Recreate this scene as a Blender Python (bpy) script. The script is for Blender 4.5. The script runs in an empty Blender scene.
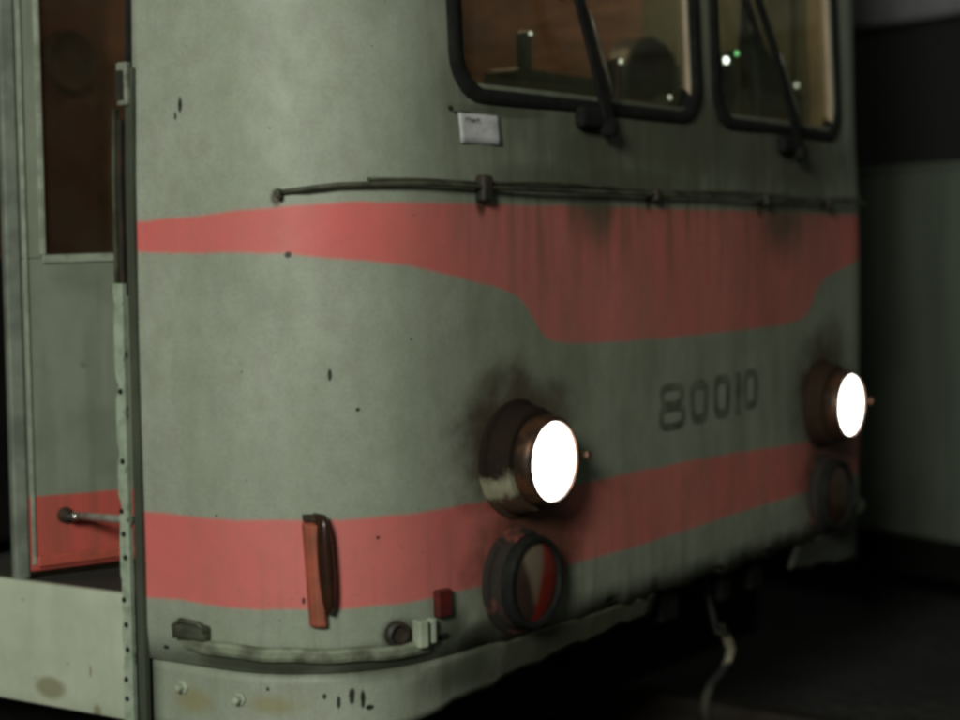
import bpy, bmesh, math, random
from mathutils import Vector, Matrix
random.seed(7)
C = bpy.context.scene
COL = C.collection
PI = math.pi

# ------------------------------------------------------------------ camera
YAW, PITCH, ROLL, FPX = 0.927965, 0.062273, 0.013568, 1649.64
CAM = Vector((-3.1385, -1.7592, 1.35))
F = Vector((math.sin(YAW) * math.cos(PITCH), math.cos(YAW) * math.cos(PITCH), -math.sin(PITCH)))
R0 = Vector((math.cos(YAW), -math.sin(YAW), 0))
U0 = R0.cross(F)
RR = math.cos(ROLL) * R0 - math.sin(ROLL) * U0
UU = math.sin(ROLL) * R0 + math.cos(ROLL) * U0
cd = bpy.data.cameras.new('camera')
cam = bpy.data.objects.new('camera', cd)
COL.objects.link(cam)
m3 = Matrix((RR, UU, -F)).transposed()
cam.matrix_world = Matrix.Translation(CAM) @ m3.to_4x4()
cd.sensor_fit = 'HORIZONTAL'
cd.sensor_width = 36.0
cd.lens = 36.0 * FPX / 960.0
cd.clip_start = 0.05
cd.clip_end = 500
cd.dof.use_dof = True                      # the photograph is a little soft all over
cd.dof.focus_distance = 2.75
cd.dof.aperture_fstop = 2.0
C.camera = cam
# ------------------------------------------------------------------ world, lamps, exposure
w = bpy.data.worlds.new('World')
C.world = w
w.use_nodes = True
bg = w.node_tree.nodes['Background']
bg.inputs['Color'].default_value = (0.88, 1.0, 0.86, 1)
bg.inputs['Strength'].default_value = 0.068
C.view_settings.view_transform = 'Standard'
C.view_settings.look = 'None'
C.view_settings.exposure = 0.12
C.view_settings.gamma = 1
C.cycles.filter_width = 3.5

def lamp(name, kind, loc, energy, color, size=0.2, target=None):
    l = bpy.data.lights.new(name, kind)
    l.energy = energy
    l.color = color
    if kind == 'AREA':
        l.shape = 'DISK'
        l.size = size
    else:
        l.shadow_soft_size = size
    o = bpy.data.objects.new(name, l)
    o.location = loc
    if target is not None:
        o.rotation_euler = (Vector(target) - Vector(loc)).to_track_quat('-Z', 'Y').to_euler()
    COL.objects.link(o)
    return o
lamp('yard_lamp', 'POINT', (-6.5, -2.35, 3.3), 1020, (0.97, 1.0, 0.91), 0.7)

# ------------------------------------------------------------------ body surface: perimeter u, height z
BULGE, RC, HW, TAPER = 0.03304, 0.30692, 1.17342, 0.09165
XE = HW - RC
RF = (XE * XE + BULGE * BULGE) / (2 * BULGE)
A0 = math.asin(XE / RF)
LF = RF * A0
AE = PI / 2 - TAPER
LC = RC * (AE - A0)
UBEND = 3.2
def plan(u):
    s = -1.0 if u < 0 else 1.0
    a = abs(u)
    if a <= LF:
        t = a / RF
        x, y, n = RF * math.sin(t), RF - RF * math.cos(t), t
    else:
        x0, y0 = RF * math.sin(A0), RF - RF * math.cos(A0)
        cx, cy = x0 - RC * math.sin(A0), y0 + RC * math.cos(A0)
        if a <= LF + LC:
            t = A0 + (a - LF) / RC
            x, y, n = cx + RC * math.sin(t), cy - RC * math.cos(t), t
        else:
            d = a - LF - LC
            d1 = min(d, UBEND - LF - LC)
            x = cx + RC * math.sin(AE) + math.cos(AE) * d1
            y = cy - RC * math.cos(AE) + math.sin(AE) * d1
            n = AE
            if d > d1:
                y += d - d1
                n = PI / 2
    return s * x, y, s * math.sin(n), -math.cos(n)
def S(u, z, off=0.0):
    x, y, nx, ny = plan(u)
    o = off - max(0.0, z - 1.5) * 0.04
    return Vector((x + nx * o, y + ny * o, z))
def wobble(u, z):
    return 0.0022 * math.sin(u * 7.1 + 1.3) * math.sin(z * 6.3 + u) + 0.0014 * math.sin(u * 15 + z * 9)
def nrm(u):
    _, _, nx, ny = plan(u)
    return Vector((nx, ny, 0))
def tan(u):
    n = nrm(u)
    return Vector((-n.y, n.x, 0))           # direction of growing u

# ------------------------------------------------------------------ mesh helpers
def obj(name, verts, faces, mat, parent=None, smooth=False, uv=None, label=None):
    me = bpy.data.meshes.new(name)
    me.from_pydata([tuple(v) for v in verts], [], faces)
    if uv is not None:
        ul = me.uv_layers.new(name='perimeter')
        for lp in me.loops:
            ul.data[lp.index].uv = uv[lp.vertex_index]
    bm = bmesh.new()
    bm.from_mesh(me)
    bmesh.ops.recalc_face_normals(bm, faces=bm.faces)
    bm.to_mesh(me)
    bm.free()
    if smooth:
        me.polygons.foreach_set('use_smooth', [True] * len(me.polygons))
    for m in (mat if isinstance(mat, (list, tuple)) else [mat]):
        me.materials.append(m)
    o = bpy.data.objects.new(name, me)
    COL.objects.link(o)
    if parent is not None:
        o.parent = parent
    if label:
        o['label'] = label
    return o
def bevel(o, wd=0.003, seg=2):
    b = o.modifiers.new('bevel', 'BEVEL')
    b.width = wd
    b.segments = seg
    b.limit_method = 'ANGLE'
    b.angle_limit = 0.6
    return o
def solid(o, t, off=-1, moff=0):
    s = o.modifiers.new('thickness', 'SOLIDIFY')
    s.thickness = t
    s.offset = off
    s.material_offset = moff
    s.material_offset_rim = moff
    return o
class MB:
    def __init__(s):
        s.v, s.f = [], []
    def box(s, c, ax, hx, hy, hz):
        ax = [Vector(a).normalized() for a in ax]
        i = len(s.v)
        for dz in (-1, 1):
            for dx, dy in ((-1, -1), (1, -1), (1, 1), (-1, 1)):
                s.v.append(Vector(c) + ax[0] * hx * dx + ax[1] * hy * dy + ax[2] * hz * dz)
        s.f += [(i, i + 3, i + 2, i + 1), (i + 4, i + 5, i + 6, i + 7)] + [(i + k, i + (k + 1) % 4, i + 4 + (k + 1) % 4, i + 4 + k) for k in range(4)]
        return s
    def abox(s, x0, x1, y0, y1, z0, z1):
        return s.box(((x0 + x1) / 2, (y0 + y1) / 2, (z0 + z1) / 2), ((1, 0, 0), (0, 1, 0), (0, 0, 1)), (x1 - x0) / 2, (y1 - y0) / 2, (z1 - z0) / 2)
    def tube(s, pts, r, n=10):
        pts = [Vector(p) for p in pts]
        rr = r if isinstance(r, (list, tuple)) else [r] * len(pts)
        i0 = len(s.v)
        up = None
        for k, p in enumerate(pts):
            d = (pts[min(k + 1, len(pts) - 1)] - pts[max(k - 1, 0)]).normalized()
            if up is None:
                up = Vector((0, 0, 1)) if abs(d.z) < 0.9 else Vector((1, 0, 0))
            a = d.cross(up).normalized()
            b = a.cross(d).normalized()
            up = b
            for j in range(n):
                t = 2 * PI * j / n
                s.v.append(p + (a * math.cos(t) + b * math.sin(t)) * rr[k])
        for k in range(len(pts) - 1):
            for j in range(n):
                s.f.append((i0 + k * n + j, i0 + k * n + (j + 1) % n, i0 + (k + 1) * n + (j + 1) % n, i0 + (k + 1) * n + j))
        s.f.append(tuple(i0 + j for j in range(n)))
        s.f.append(tuple(i0 + (len(pts) - 1) * n + j for j in range(n)))
        return s
    def lathe(s, c, axis, prof, n=40, up=(0, 0, 1), squash=1.0):
        """prof: list of (distance along axis, radius)"""
        axis = Vector(axis).normalized()
        a = axis.cross(Vector(up)).normalized()
        b = a.cross(axis).normalized()
        i0 = len(s.v)
        for d, r in prof:
            for j in range(n):
                t = 2 * PI * j / n
                s.v.append(Vector(c) + axis * d + (a * math.cos(t) * squash + b * math.sin(t)) * max(r, 0.0004))
        for k in range(len(prof) - 1):
            for j in range(n):
                s.f.append((i0 + k * n + j, i0 + k * n + (j + 1) % n, i0 + (k + 1) * n + (j + 1) % n, i0 + (k + 1) * n + j))
        if prof[-1][1] < 0.002:
            s.f.append(tuple(i0 + (len(prof) - 1) * n + j for j in range(n)))
        return s
    def make(s, name, mat, parent=None, smooth=False, label=None):
        return obj(name, s.v, s.f, mat, parent, smooth, label=label)
def smooth_by_angle(o, ang=40):
    me = o.data
    me.polygons.foreach_set('use_smooth', [True] * len(me.polygons))
    me.set_sharp_from_angle(angle=math.radians(ang))
    return o
def patch(name, u0, u1, z0, z1, mat, parent=None, off=0.0, du=0.03, dz=0.05, inside=None, thick=None, bottom=None, moff=0, label=None):
    """sheet on the body surface between perimeter u0..u1, height z0..z1"""
    nu = max(1, round((u1 - u0) / du))
    nz = max(1, round((z1 - z0) / dz))
    us = [u0 + (u1 - u0) * i / nu for i in range(nu + 1)]
    v, uv, f = [], [], []
    for u in us:
        zb = bottom(u) if bottom else z0
        for j in range(nz + 1):
            z = zb + (z1 - zb) * j / nz
            v.append(S(u, z, off(u, z) if callable(off) else off))
            uv.append((u, z))
    for i in range(nu):
        for j in range(nz):
            if inside and not inside((us[i] + us[i + 1]) / 2, (uv[i * (nz + 1) + j][1] + uv[i * (nz + 1) + j + 1][1]) / 2):
                continue
            a = i * (nz + 1) + j
            f.append((a, a + nz + 1, a + nz + 2, a + 1))
    o = obj(name, v, f, mat, parent, True, uv, label)
    me = o.data
    # faces outward so that thickness goes inward
    bm = bmesh.new(); bm.from_mesh(me)
    bad = []
    for fc in bm.faces:
        c = fc.calc_center_median()
        uvl = bm.loops.layers.uv[0]
        uc = sum(l[uvl].uv.x for l in fc.loops) / len(fc.loops)
        if fc.normal.dot(nrm(uc)) < 0:
            bad.append(fc)
    bmesh.ops.reverse_faces(bm, faces=bad)
    bm.to_mesh(me); bm.free()
    if thick:
        solid(o, thick, -1, moff)
    return o

# ------------------------------------------------------------------ materials
class N:
    """small helper for node trees"""
    def __init__(s, name):
        s.m = bpy.data.materials.new(name)
        s.m.use_nodes = True
        s.t = s.m.node_tree
        s.b = s.t.nodes['Principled BSDF']
        s.out = s.t.nodes['Material Output']
    def new(s, k, **kw):
        n = s.t.nodes.new(k)
        for a, b in kw.items():
            setattr(n, a, b)
        return n
    def put(s, sock, v):
        if isinstance(v, bpy.types.NodeSocket):
            s.t.links.new(v, sock)
        elif isinstance(v, (tuple, list)) and sock.type == 'RGBA' and len(v) == 3:
            sock.default_value = (*v, 1)
        else:
            sock.default_value = v
    def math(s, op, a, b=0.0, c=0.0, clamp=False):
        n = s.new('ShaderNodeMath', operation=op, use_clamp=clamp)
        s.put(n.inputs[0], a); s.put(n.inputs[1], b); s.put(n.inputs[2], c)
        return n.outputs[0]
    def mix(s, f, a, b, blend='MIX'):
        n = s.new('ShaderNodeMix', data_type='RGBA', blend_type=blend)
        s.put(n.inputs[0], f); s.put(n.inputs[6], a); s.put(n.inputs[7], b)
        return n.outputs[2]
    def step(s, v, lo, hi, a=0.0, b=1.0):
        n = s.new('ShaderNodeMapRange', interpolation_type='SMOOTHSTEP')
        s.put(n.inputs[0], v); s.put(n.inputs[1], lo); s.put(n.inputs[2], hi); s.put(n.inputs[3], a); s.put(n.inputs[4], b)
        return n.outputs[0]
    def noise(s, vec, scale, detail=4, rough=0.55, mul=None):
        if mul is not None:
            mp = s.new('ShaderNodeMapping')
            s.put(mp.inputs[0], vec)
            mp.inputs['Scale'].default_value = mul
            vec = mp.outputs[0]
        n = s.new('ShaderNodeTexNoise')
        s.put(n.inputs['Vector'], vec)
        n.inputs['Scale'].default_value = scale
        n.inputs['Detail'].default_value = detail
        n.inputs['Roughness'].default_value = rough
        return n.outputs['Fac']
    def obco(s):
        return s.new('ShaderNodeTexCoord').outputs['Object']
    def bump(s, h, strength=0.2, dist=0.01):
        n = s.new('ShaderNodeBump')
        n.inputs['Strength'].default_value = strength
        n.inputs['Distance'].default_value = dist
        s.put(n.inputs['Height'], h)
        s.put(s.b.inputs['Normal'], n.outputs[0])
    def set(s, **kw):
        for k, v in kw.items():
            s.put(s.b.inputs[k.replace('_', ' ')], v)
        return s.m

WHITE_A, WHITE_B = (0.40, 0.43, 0.345), (0.315, 0.355, 0.275)
RED_A, RED_B = (0.74, 0.145, 0.135), (0.68, 0.165, 0.15)
def simple(name, a, b=None, rough=0.6, metal=0.0, scale=25, mul=(1, 1, 1), bump=0.15, lo=0.35, hi=0.65):
    n = N(name)
    b = b or tuple(c * 0.6 for c in a)
    co = n.obco()
    k = n.noise(co, scale, 5, 0.6, mul)
    n.set(Base_Color=n.mix(n.step(k, lo, hi), a, b), Roughness=n.step(k, 0.2, 0.8, rough - 0.1, rough + 0.15), Metallic=metal)
    if bump:
        n.bump(k, bump, 0.004)
    return n.m

# paint chips, stains, rust and painted shade of the body in perimeter coordinates: (u, z, half width, half height, softness)
CHIPS = [(-1.147, 1.358, .006, .006), (-1.357, 1.619, .005, .016), (-1.368, 1.60, .003, .007), (-1.080, 1.154, .004, .011), (-1.033, 1.093, .005, .004),
         (-1.052, .598, .006, .016), (-1.032, .592, .005, .017), (-1.075, .588, .004, .012), (-1.10, .60, .004, .006), (-1.42, .664, .007, .004), (-1.02, 0.575, .008, .005),
         (-1.20, .612, .004, .004), (-1.132, .768, .003, .007), (-.822, 1.612, .008, .006), (-.79, 1.606, .03, .004), (-.97, .705, .02, .012), (-.86, .675, .02, .008),
         (-1.29, .91, .003, .003), (-1.235, 1.16, .002, .002), (-0.93, 1.21, .003, .002), (-1.0, .87, .004, .003), (-.35, .655, .02, .006), (.1, .65, .03, .006), (-.6, .65, .03, .005), (.35, .652, .025, .007)]
RUST = [(-.655, 1.005, .18, .16), (.68, 1.00, .19, .18), (-.62, .79, .18, .14), (.72, .79, .20, .20), (-.61, .87, .12, .06), (-.60, .90, .13, .09), (.68, .90, .12, .09),
        (-.97, .70, .035, .03), (-.75, 1.45, .018, .03), (-.20, 1.46, .016, .025), (.30, 1.46, .018, .028), (-1.165, 1.455, .012, .018), (.70, .70, .10, .10)]
GRIME_SHADE = [(-.1, 1.60, .75, .16), (.45, 1.58, .6, .15), (-.3, 1.50, .5, .06), (-.43, 1.575, .07, .05), (.42, 1.56, .09, .05), (-.44, 1.55, .14, .09), (-.40, 1.47, .10, .12), (.45, 1.55, .16, .08), (.42, 1.44, .14, .12), (-.30, 1.60, .30, .03), (-.65, 1.615, .2, .02), (.45, 1.61, .3, .03),
         (-.2, .63, .5, .03), (-.75, .66, .16, .035), (-1.0, .652, .16, .034), (-1.20, .655, .20, .022), (-.80, .60, .14, .05), (-.60, .61, .2, .06), (-.35, .60, .3, .07), (-.55, .59, .35, .06), (-.22, .595, .2, .06), (.65, .60, .4, .06),  # low entries also paint the shadow band under the bumper strip
         (-1.37, .705, .03, .018), (-.955, .70, .04, .03), (.4, .63, .4, .04), (-.84, .69, .05, .05), (-.72, .645, .2, .03)]
OCHRE = [(-1.70, .555, .045, .022), (-1.36, .575, .05, .03), (-1.19, .583, .06, .02)]
def body_paint(name, dirt=1.0):
    n = N(name)
    uvn = n.new('ShaderNodeUVMap')
    uvn.uv_map = 'perimeter'
    sep = n.new('ShaderNodeSeparateXYZ')
    n.put(sep.inputs[0], uvn.outputs[0])
    u, v = sep.outputs[0], sep.outputs[1]
    uv = uvn.outputs[0]
    big = n.noise(uv, 2.2, 4, 0.55)
    mid = n.noise(uv, 9, 5, 0.6)
    fine = n.noise(uv, 60, 4, 0.65)
    streak = n.noise(uv, 1.0, 5, 0.6, (11, 1.5, 1))
    streak2 = n.noise(uv, 1.0, 4, 0.6, (36, 2.5, 1))
    col = n.mix(n.step(big, 0.35, 0.65), WHITE_A, WHITE_B)
    col = n.mix(n.math('MULTIPLY', n.step(streak, 0.42, 0.72), 0.45), col, (0.30, 0.35, 0.25))
    col = n.mix(n.math('MULTIPLY', n.step(mid, 0.5, 0.75), 0.35), col, (0.33, 0.35, 0.29))
    # --- red bands
    jit = n.math('MULTIPLY', n.math('SUBTRACT', mid, 0.5), 0.012)
    vj = n.math('ADD', v, jit)
    lt = n.step(u, -0.1, 0.8, 0.906, 0.884)
    lb = n.step(u, -0.4, 0.4, 0.752, 0.765)
    e = 0.005
    def edge(a, b):
        d = n.math('SUBTRACT', a, b)
        return n.step(d, -e, e)
    low = n.math('MULTIPLY', edge(lt, vj), edge(vj, lb))
    fc = n.new('ShaderNodeFloatCurve')
    un = n.math('DIVIDE', n.math('ADD', u, 1.6), 3.2)
    n.put(fc.inputs['Value'], un)
    pts = [(-1.6, 1.366), (-1.315, 1.364), (-1.16, 1.360), (-1.06, 1.350), (-.95, 1.338), (-.808, 1.313), (-.698, 1.291), (-.645, 1.272), (-.61, 1.245), (-.585, 1.215), (-.55, 1.192), (-.51, 1.183),
           (-.38, 1.178), (0, 1.176), (.38, 1.180), (.51, 1.186), (.55, 1.195), (.59, 1.22), (.615, 1.25), (.646, 1.272), (.70, 1.292), (.81, 1.308), (.95, 1.335), (1.06, 1.350), (1.3, 1.364), (1.6, 1.366)]
    cv = fc.mapping.curves[0]
    P2 = [((a + 1.6) / 3.2, (z - 1.1) / 0.4) for a, z in pts]
    cv.points[0].location = P2[0]
    cv.points[1].location = P2[-1]
    for p in P2[1:-1]:
        cv.points.new(*p)
    fc.mapping.update()
    ub = n.math('ADD', n.math('MULTIPLY', fc.outputs[0], 0.4), 1.1)
    ut = n.math('MULTIPLY', n.step(n.math('ABSOLUTE', u), 1.0, 1.5, 1.446, 1.420), 1.0)
    upb = n.math('MULTIPLY', edge(ut, vj), edge(vj, ub))
    red = n.math('MAXIMUM', low, upb)
    rcol = n.mix(n.step(big, 0.35, 0.65), RED_A, RED_B)
    rcol = n.mix(n.math('MULTIPLY', n.step(streak, 0.45, 0.75), 0.5), rcol, (0.62, 0.16, 0.14))
    rcol = n.mix(n.math('MULTIPLY', n.step(streak2, 0.5, 0.8), 0.35), rcol, (0.66, 0.20, 0.16))
    col = n.mix(red, col, rcol)
    mott = n.noise(uv, 16, 6, 0.75, (1.6, 1.0, 1))
    col = n.mix(n.math('MULTIPLY', n.step(mott, 0.30, 0.70, 0.0, 0.34), n.math('SUBTRACT', 1.0, n.math('MULTIPLY', red, 0.5))), col, (0.20, 0.19, 0.13))
    gr = n.noise(uv, 170, 3, 0.8)
    col = n.mix(n.math('MULTIPLY', n.step(gr, 0.35, 0.70, 0.0, 0.22), n.math('SUBTRACT', 1.0, n.math('MULTIPLY', red, 0.5))), col, (0.12, 0.12, 0.09))
    # --- road film on the nose, thicker in streaks
    nose = n.step(n.math('ABSOLUTE', u), 1.10, 0.55)
    film = n.math('MULTIPLY', nose, n.step(streak, 0.25, 0.75, 0.33, 0.61))
    film = n.math('MULTIPLY', film, n.math('SUBTRACT', 1.0, n.math('MULTIPLY', red, 0.22)))
    col = n.mix(n.math('MULTIPLY', film, dirt, clamp=True), col, (0.105, 0.110, 0.068) if dirt <= 1 else (0.055, 0.058, 0.036))
    def spots(lst, vec_noise, amp, lo, hi):
        acc = None
        for su, sv, ru, rv in lst:
            a = n.math('DIVIDE', n.math('SUBTRACT', u, su), ru)
            b = n.math('DIVIDE', n.math('SUBTRACT', v, sv), rv)
            d = n.math('ADD', n.math('MULTIPLY', a, a), n.math('MULTIPLY', b, b))
            acc = d if acc is None else n.math('MINIMUM', acc, d)
        d = n.math('SQRT', acc)
        d = n.math('ADD', d, n.math('MULTIPLY', n.math('SUBTRACT', vec_noise, 0.5), amp))
        return n.step(d, hi, lo)
    g = spots(GRIME_SHADE, n.noise(uv, 7, 5, 0.65, (2.2, 0.8, 1)), 1.0, 0.25, 1.25)
    col = n.mix(n.math('MULTIPLY', g, 0.80), col, (0.055, 0.06, 0.035))
    run = n.math('MULTIPLY', n.step(v, 1.18, 1.46), n.step(streak2, 0.44, 0.66))
    run = n.math('MULTIPLY', run, n.step(n.math('ABSOLUTE', n.math('ADD', u, 0.05)), 0.95, 0.45))
    run2 = n.math('MULTIPLY', n.math('MULTIPLY', n.step(v, 1.05, 0.70), n.step(streak2, 0.50, 0.70)), n.step(n.math('ABSOLUTE', u), 1.5, 0.9))
    col = n.mix(n.math('MULTIPLY', n.math('MAXIMUM', run, n.math('MULTIPLY', run2, 0.6)), 0.42), col, (0.075, 0.062, 0.035))
    r = spots(RUST, mid, 1.1, 0.5, 1.2)
    col = n.mix(n.math('MULTIPLY', r, 0.86), col, n.mix(fine, (0.022, 0.014, 0.008), (0.065, 0.030, 0.013)))
    oc = spots(OCHRE, mid, 1.2, 0.2, 1.2)
    col = n.mix(n.math('MULTIPLY', oc, 0.6), col, (0.26, 0.23, 0.09))
    c = spots(CHIPS, fine, 1.0, 0.7, 1.1)
    col = n.mix(c, col, (0.02, 0.022, 0.014))
    # tiny scattered pinholes
    pin = n.step(n.noise(uv, 95, 2, 0.5), 0.735, 0.77)
    col = n.mix(n.math('MULTIPLY', pin, 0.8), col, (0.05, 0.05, 0.03))
    n.set(Base_Color=col, Roughness=n.step(mid, 0.2, 0.8, 0.42, 0.62))
    n.b.inputs['Specular IOR Level'].default_value = 0.35
    h = n.math('ADD', n.math('MULTIPLY', n.noise(uv, 4.2, 3, 0.45), 1.6), n.math('MULTIPLY', fine, 0.03))
    h = n.math('SUBTRACT', h, n.math('MULTIPLY', c, 0.12))
    n.bump(h, 0.35, 0.012)
    return n.m
PAINT = body_paint('tram_paint')
SKIRTP = body_paint('skirt_paint', 1.75)

def leaf_paint():
    n = N('door_paint')
    co = n.obco()
    sep = n.new('ShaderNodeSeparateXYZ'); n.put(sep.inputs[0], co)
    k = n.noise(co, 6, 5, 0.6)
    st = n.noise(co, 1, 5, 0.6, (30, 30, 2))
    col = n.mix(n.step(k, 0.35, 0.7), (0.225, 0.255, 0.19), (0.16, 0.185, 0.13))
    col = n.mix(n.math('MULTIPLY', n.step(st, 0.45, 0.75), 0.5), col, (0.125, 0.145, 0.10))
    z = n.math('ADD', sep.outputs[2], n.math('MULTIPLY', n.math('SUBTRACT', k, 0.5), 0.01))
    red = n.step(z, 0.909, 0.903)
    col = n.mix(red, col, n.mix(n.step(st, 0.4, 0.7), (0.50, 0.085, 0.065), (0.36, 0.08, 0.055)))
    sp = n.new('ShaderNodeVectorMath', operation='DISTANCE')
    n.put(sp.inputs[0], co)
    d = n.step(n.noise(co, 14, 4, 0.7), 0.66, 0.74)
    col = n.mix(n.math('MULTIPLY', d, 0.6), col, (0.06, 0.07, 0.045))
    n.set(Base_Color=col, Roughness=0.6)
    n.bump(k, 0.15, 0.006)
    return n.m
DOORP = leaf_paint()
CHIPPED = simple('chipped_cream_paint', (0.40, 0.44, 0.33), (0.30, 0.34, 0.25), 0.55, scale=30)
def chipped2():
    n = N('chipped_trim_paint')
    co = n.obco()
    a = n.noise(co, 38, 4, 0.6)
    k = n.noise(co, 1, 4, 0.7, (60, 60, 24))
    col = n.mix(n.step(a, .35, .7), (0.36, 0.42, 0.32), (0.24, 0.29, 0.20))
    m = n.step(k, 0.60, 0.66)
    col = n.mix(m, col, (0.045, 0.04, 0.028))
    n.set(Base_Color=col, Roughness=0.6)
    n.bump(n.math('SUBTRACT', a, m), 0.3, 0.003)
    return n.m
TRIM = chipped2()
RUBBER = simple('black_rubber', (0.013, 0.013, 0.011), (0.008, 0.008, 0.007), 0.8, scale=30)
RUBBER.node_tree.nodes['Principled BSDF'].inputs['Specular IOR Level'].default_value = 0.2
DARKM = simple('dark_grimy_metal', (0.028, 0.027, 0.022), (0.05, 0.032, 0.02), 0.6, 0.3, scale=18)
RAILM = simple('grimy_green_rail', (0.10, 0.105, 0.066), (0.035, 0.034, 0.021), 0.5, 0.2, scale=14, mul=(1, 1, 1))
RUSTM = simple('rusty_metal', (0.055, 0.030, 0.017), (0.022, 0.016, 0.010), 0.8, 0.1, scale=22)
def housing_mat():
    n = N('housing_cream_rust_shade')
    co = n.obco()
    sep = n.new('ShaderNodeSeparateXYZ'); n.put(sep.inputs[0], co)
    k = n.noise(co, 16, 5, 0.65)
    fine = n.noise(co, 70, 4, 0.6)
    # rust has eaten the upper side, cream paint survives low down
    z = n.math('ADD', sep.outputs[2], n.math('MULTIPLY', n.math('SUBTRACT', k, 0.5), 0.16))
    m = n.step(z, 0.935, 0.975)
    col = n.mix(m, n.mix(fine, (0.30, 0.30, 0.21), (0.20, 0.18, 0.11)), n.mix(fine, (0.010, 0.007, 0.005), (0.024, 0.014, 0.008)))
    low = n.step(z, 0.915, 0.885)
    col = n.mix(low, col, (0.06, 0.035, 0.022))
    col = n.mix(n.step(sep.outputs[0], 0.0, 0.1), col, n.mix(fine, (0.012, 0.008, 0.005), (0.045, 0.024, 0.013)))  # right-hand housing coloured dark all over in place of shade
    n.set(Base_Color=col, Roughness=0.85)
    n.b.inputs['Specular IOR Level'].default_value = 0.15
    n.bump(fine, .2, .003)
    return n.m
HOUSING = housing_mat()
RIMM = simple('tarnished_rim', (0.13, 0.06, 0.03), (0.03, 0.018, 0.011), 0.45, 0.5, scale=25)
REDHOUS = simple('faded_red_housing', (0.42, 0.10, 0.06), (0.26, 0.075, 0.04), 0.5, scale=14)
AMBER = simple('brown_amber_lens', (0.045, 0.018, 0.010), (0.025, 0.011, 0.007), 0.22, scale=20, bump=0.05)
REDREF = simple('red_reflector', (0.12, 0.014, 0.011), (0.06, 0.009, 0.008), 0.4, scale=30)
STEEL = simple('worn_bare_steel', (0.42, 0.41, 0.36), (0.25, 0.23, 0.18), 0.35, 0.8, scale=40)
FLOORM = simple('dark_step_mat', (0.03, 0.031, 0.023), (0.016, 0.016, 0.012), 0.8, scale=12)
PLY = simple('brown_plywood', (0.25, 0.135, 0.09), (0.15, 0.08, 0.05), 0.55, scale=3, mul=(2, 2, 12))
PLYDARK = simple('dark_brown_board', (0.095, 0.034, 0.026), (0.065, 0.025, 0.019), 0.55, scale=4, mul=(1, 1, 6))
CABIN = simple('cab_tan_paint', (0.36, 0.27, 0.18), (0.28, 0.20, 0.13), 0.6, scale=6)
DASH = simple('dark_green_dashboard', (0.035, 0.042, 0.028), (0.022, 0.027, 0.018), 0.5, scale=12)
SEATM = simple('dark_seat_vinyl', (0.03, 0.032, 0.024), (0.018, 0.018, 0.014), 0.5, scale=20)
DIGIT = simple('worn_black_stencil_paint', (0.050, 0.060, 0.036), (0.12, 0.135, 0.09), 0.75, scale=17, lo=0.34, hi=0.62)
BLACK = simple('black_underframe', (0.005, 0.005, 0.0045), (0.008, 0.007, 0.006), 0.95, scale=10)
BLACK.node_tree.nodes['Principled BSDF'].inputs['Specular IOR Level'].default_value = 0.1

def glass(name, tint, rough=0.03, mixv=None):
    n = N(name)
    tr = n.new('ShaderNodeBsdfTransparent'); n.put(tr.inputs[0], tint)
    gl = n.new('ShaderNodeBsdfGlossy'); gl.inputs['Roughness'].default_value = rough
    gl.inputs[0].default_value = (0.9, 0.95, 0.9, 1)
    lw = n.new('ShaderNodeLayerWeight'); lw.inputs[0].default_value = 0.5
    fr = n.math('ADD', n.math('MULTIPLY', n.math('POWER', lw.outputs['Facing'], 4.0), 0.35), 0.03)
    mx = n.new('ShaderNodeMixShader')
    n.put(mx.inputs[0], fr); n.put(mx.inputs[1], tr.outputs[0]); n.put(mx.inputs[2], gl.outputs[0])
    k = n.noise(n.obco(), 5, 5, 0.65)
    df = n.new('ShaderNodeBsdfDiffuse'); n.put(df.inputs[0], (0.09, 0.085, 0.055))
    m2 = n.new('ShaderNodeMixShader')
    n.put(m2.inputs[0], n.step(k, 0.35, 0.8, 0.06, 0.22)); n.put(m2.inputs[1], mx.outputs[0]); n.put(m2.inputs[2], df.outputs[0])
    n.t.links.new(m2.outputs[0], n.out.inputs[0])
    return n.m
GLASS = glass('windscreen_glass', (0.80, 0.84, 0.76))
DGLASS = glass('dirty_door_glass', (0.62, 0.55, 0.48), 0.08)
def emit(name, col, strength):
    n = N(name)
    n.set(Base_Color=(0.8, 0.8, 0.75), Roughness=0.2, Emission_Color=col)
    n.b.inputs['Emission Strength'].default_value = strength
    return n.m
LENS = emit('lit_headlight_glass', (1.0, 0.97, 0.90), 11.0)
GLINT = emit('glowing_glint', (0.95, 1.0, 0.85), 1.6)  # glowing dots in place of distant lights mirrored in the glass
GLINTB = emit('bright_glint', (0.95, 1.0, 0.97), 7.0)
GLINTG = emit('green_glint', (0.3, 1.0, 0.4), 2.0)
CABLAMP = emit('lit_cab_lamp', (1.0, 0.72, 0.42), 1.2)

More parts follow.
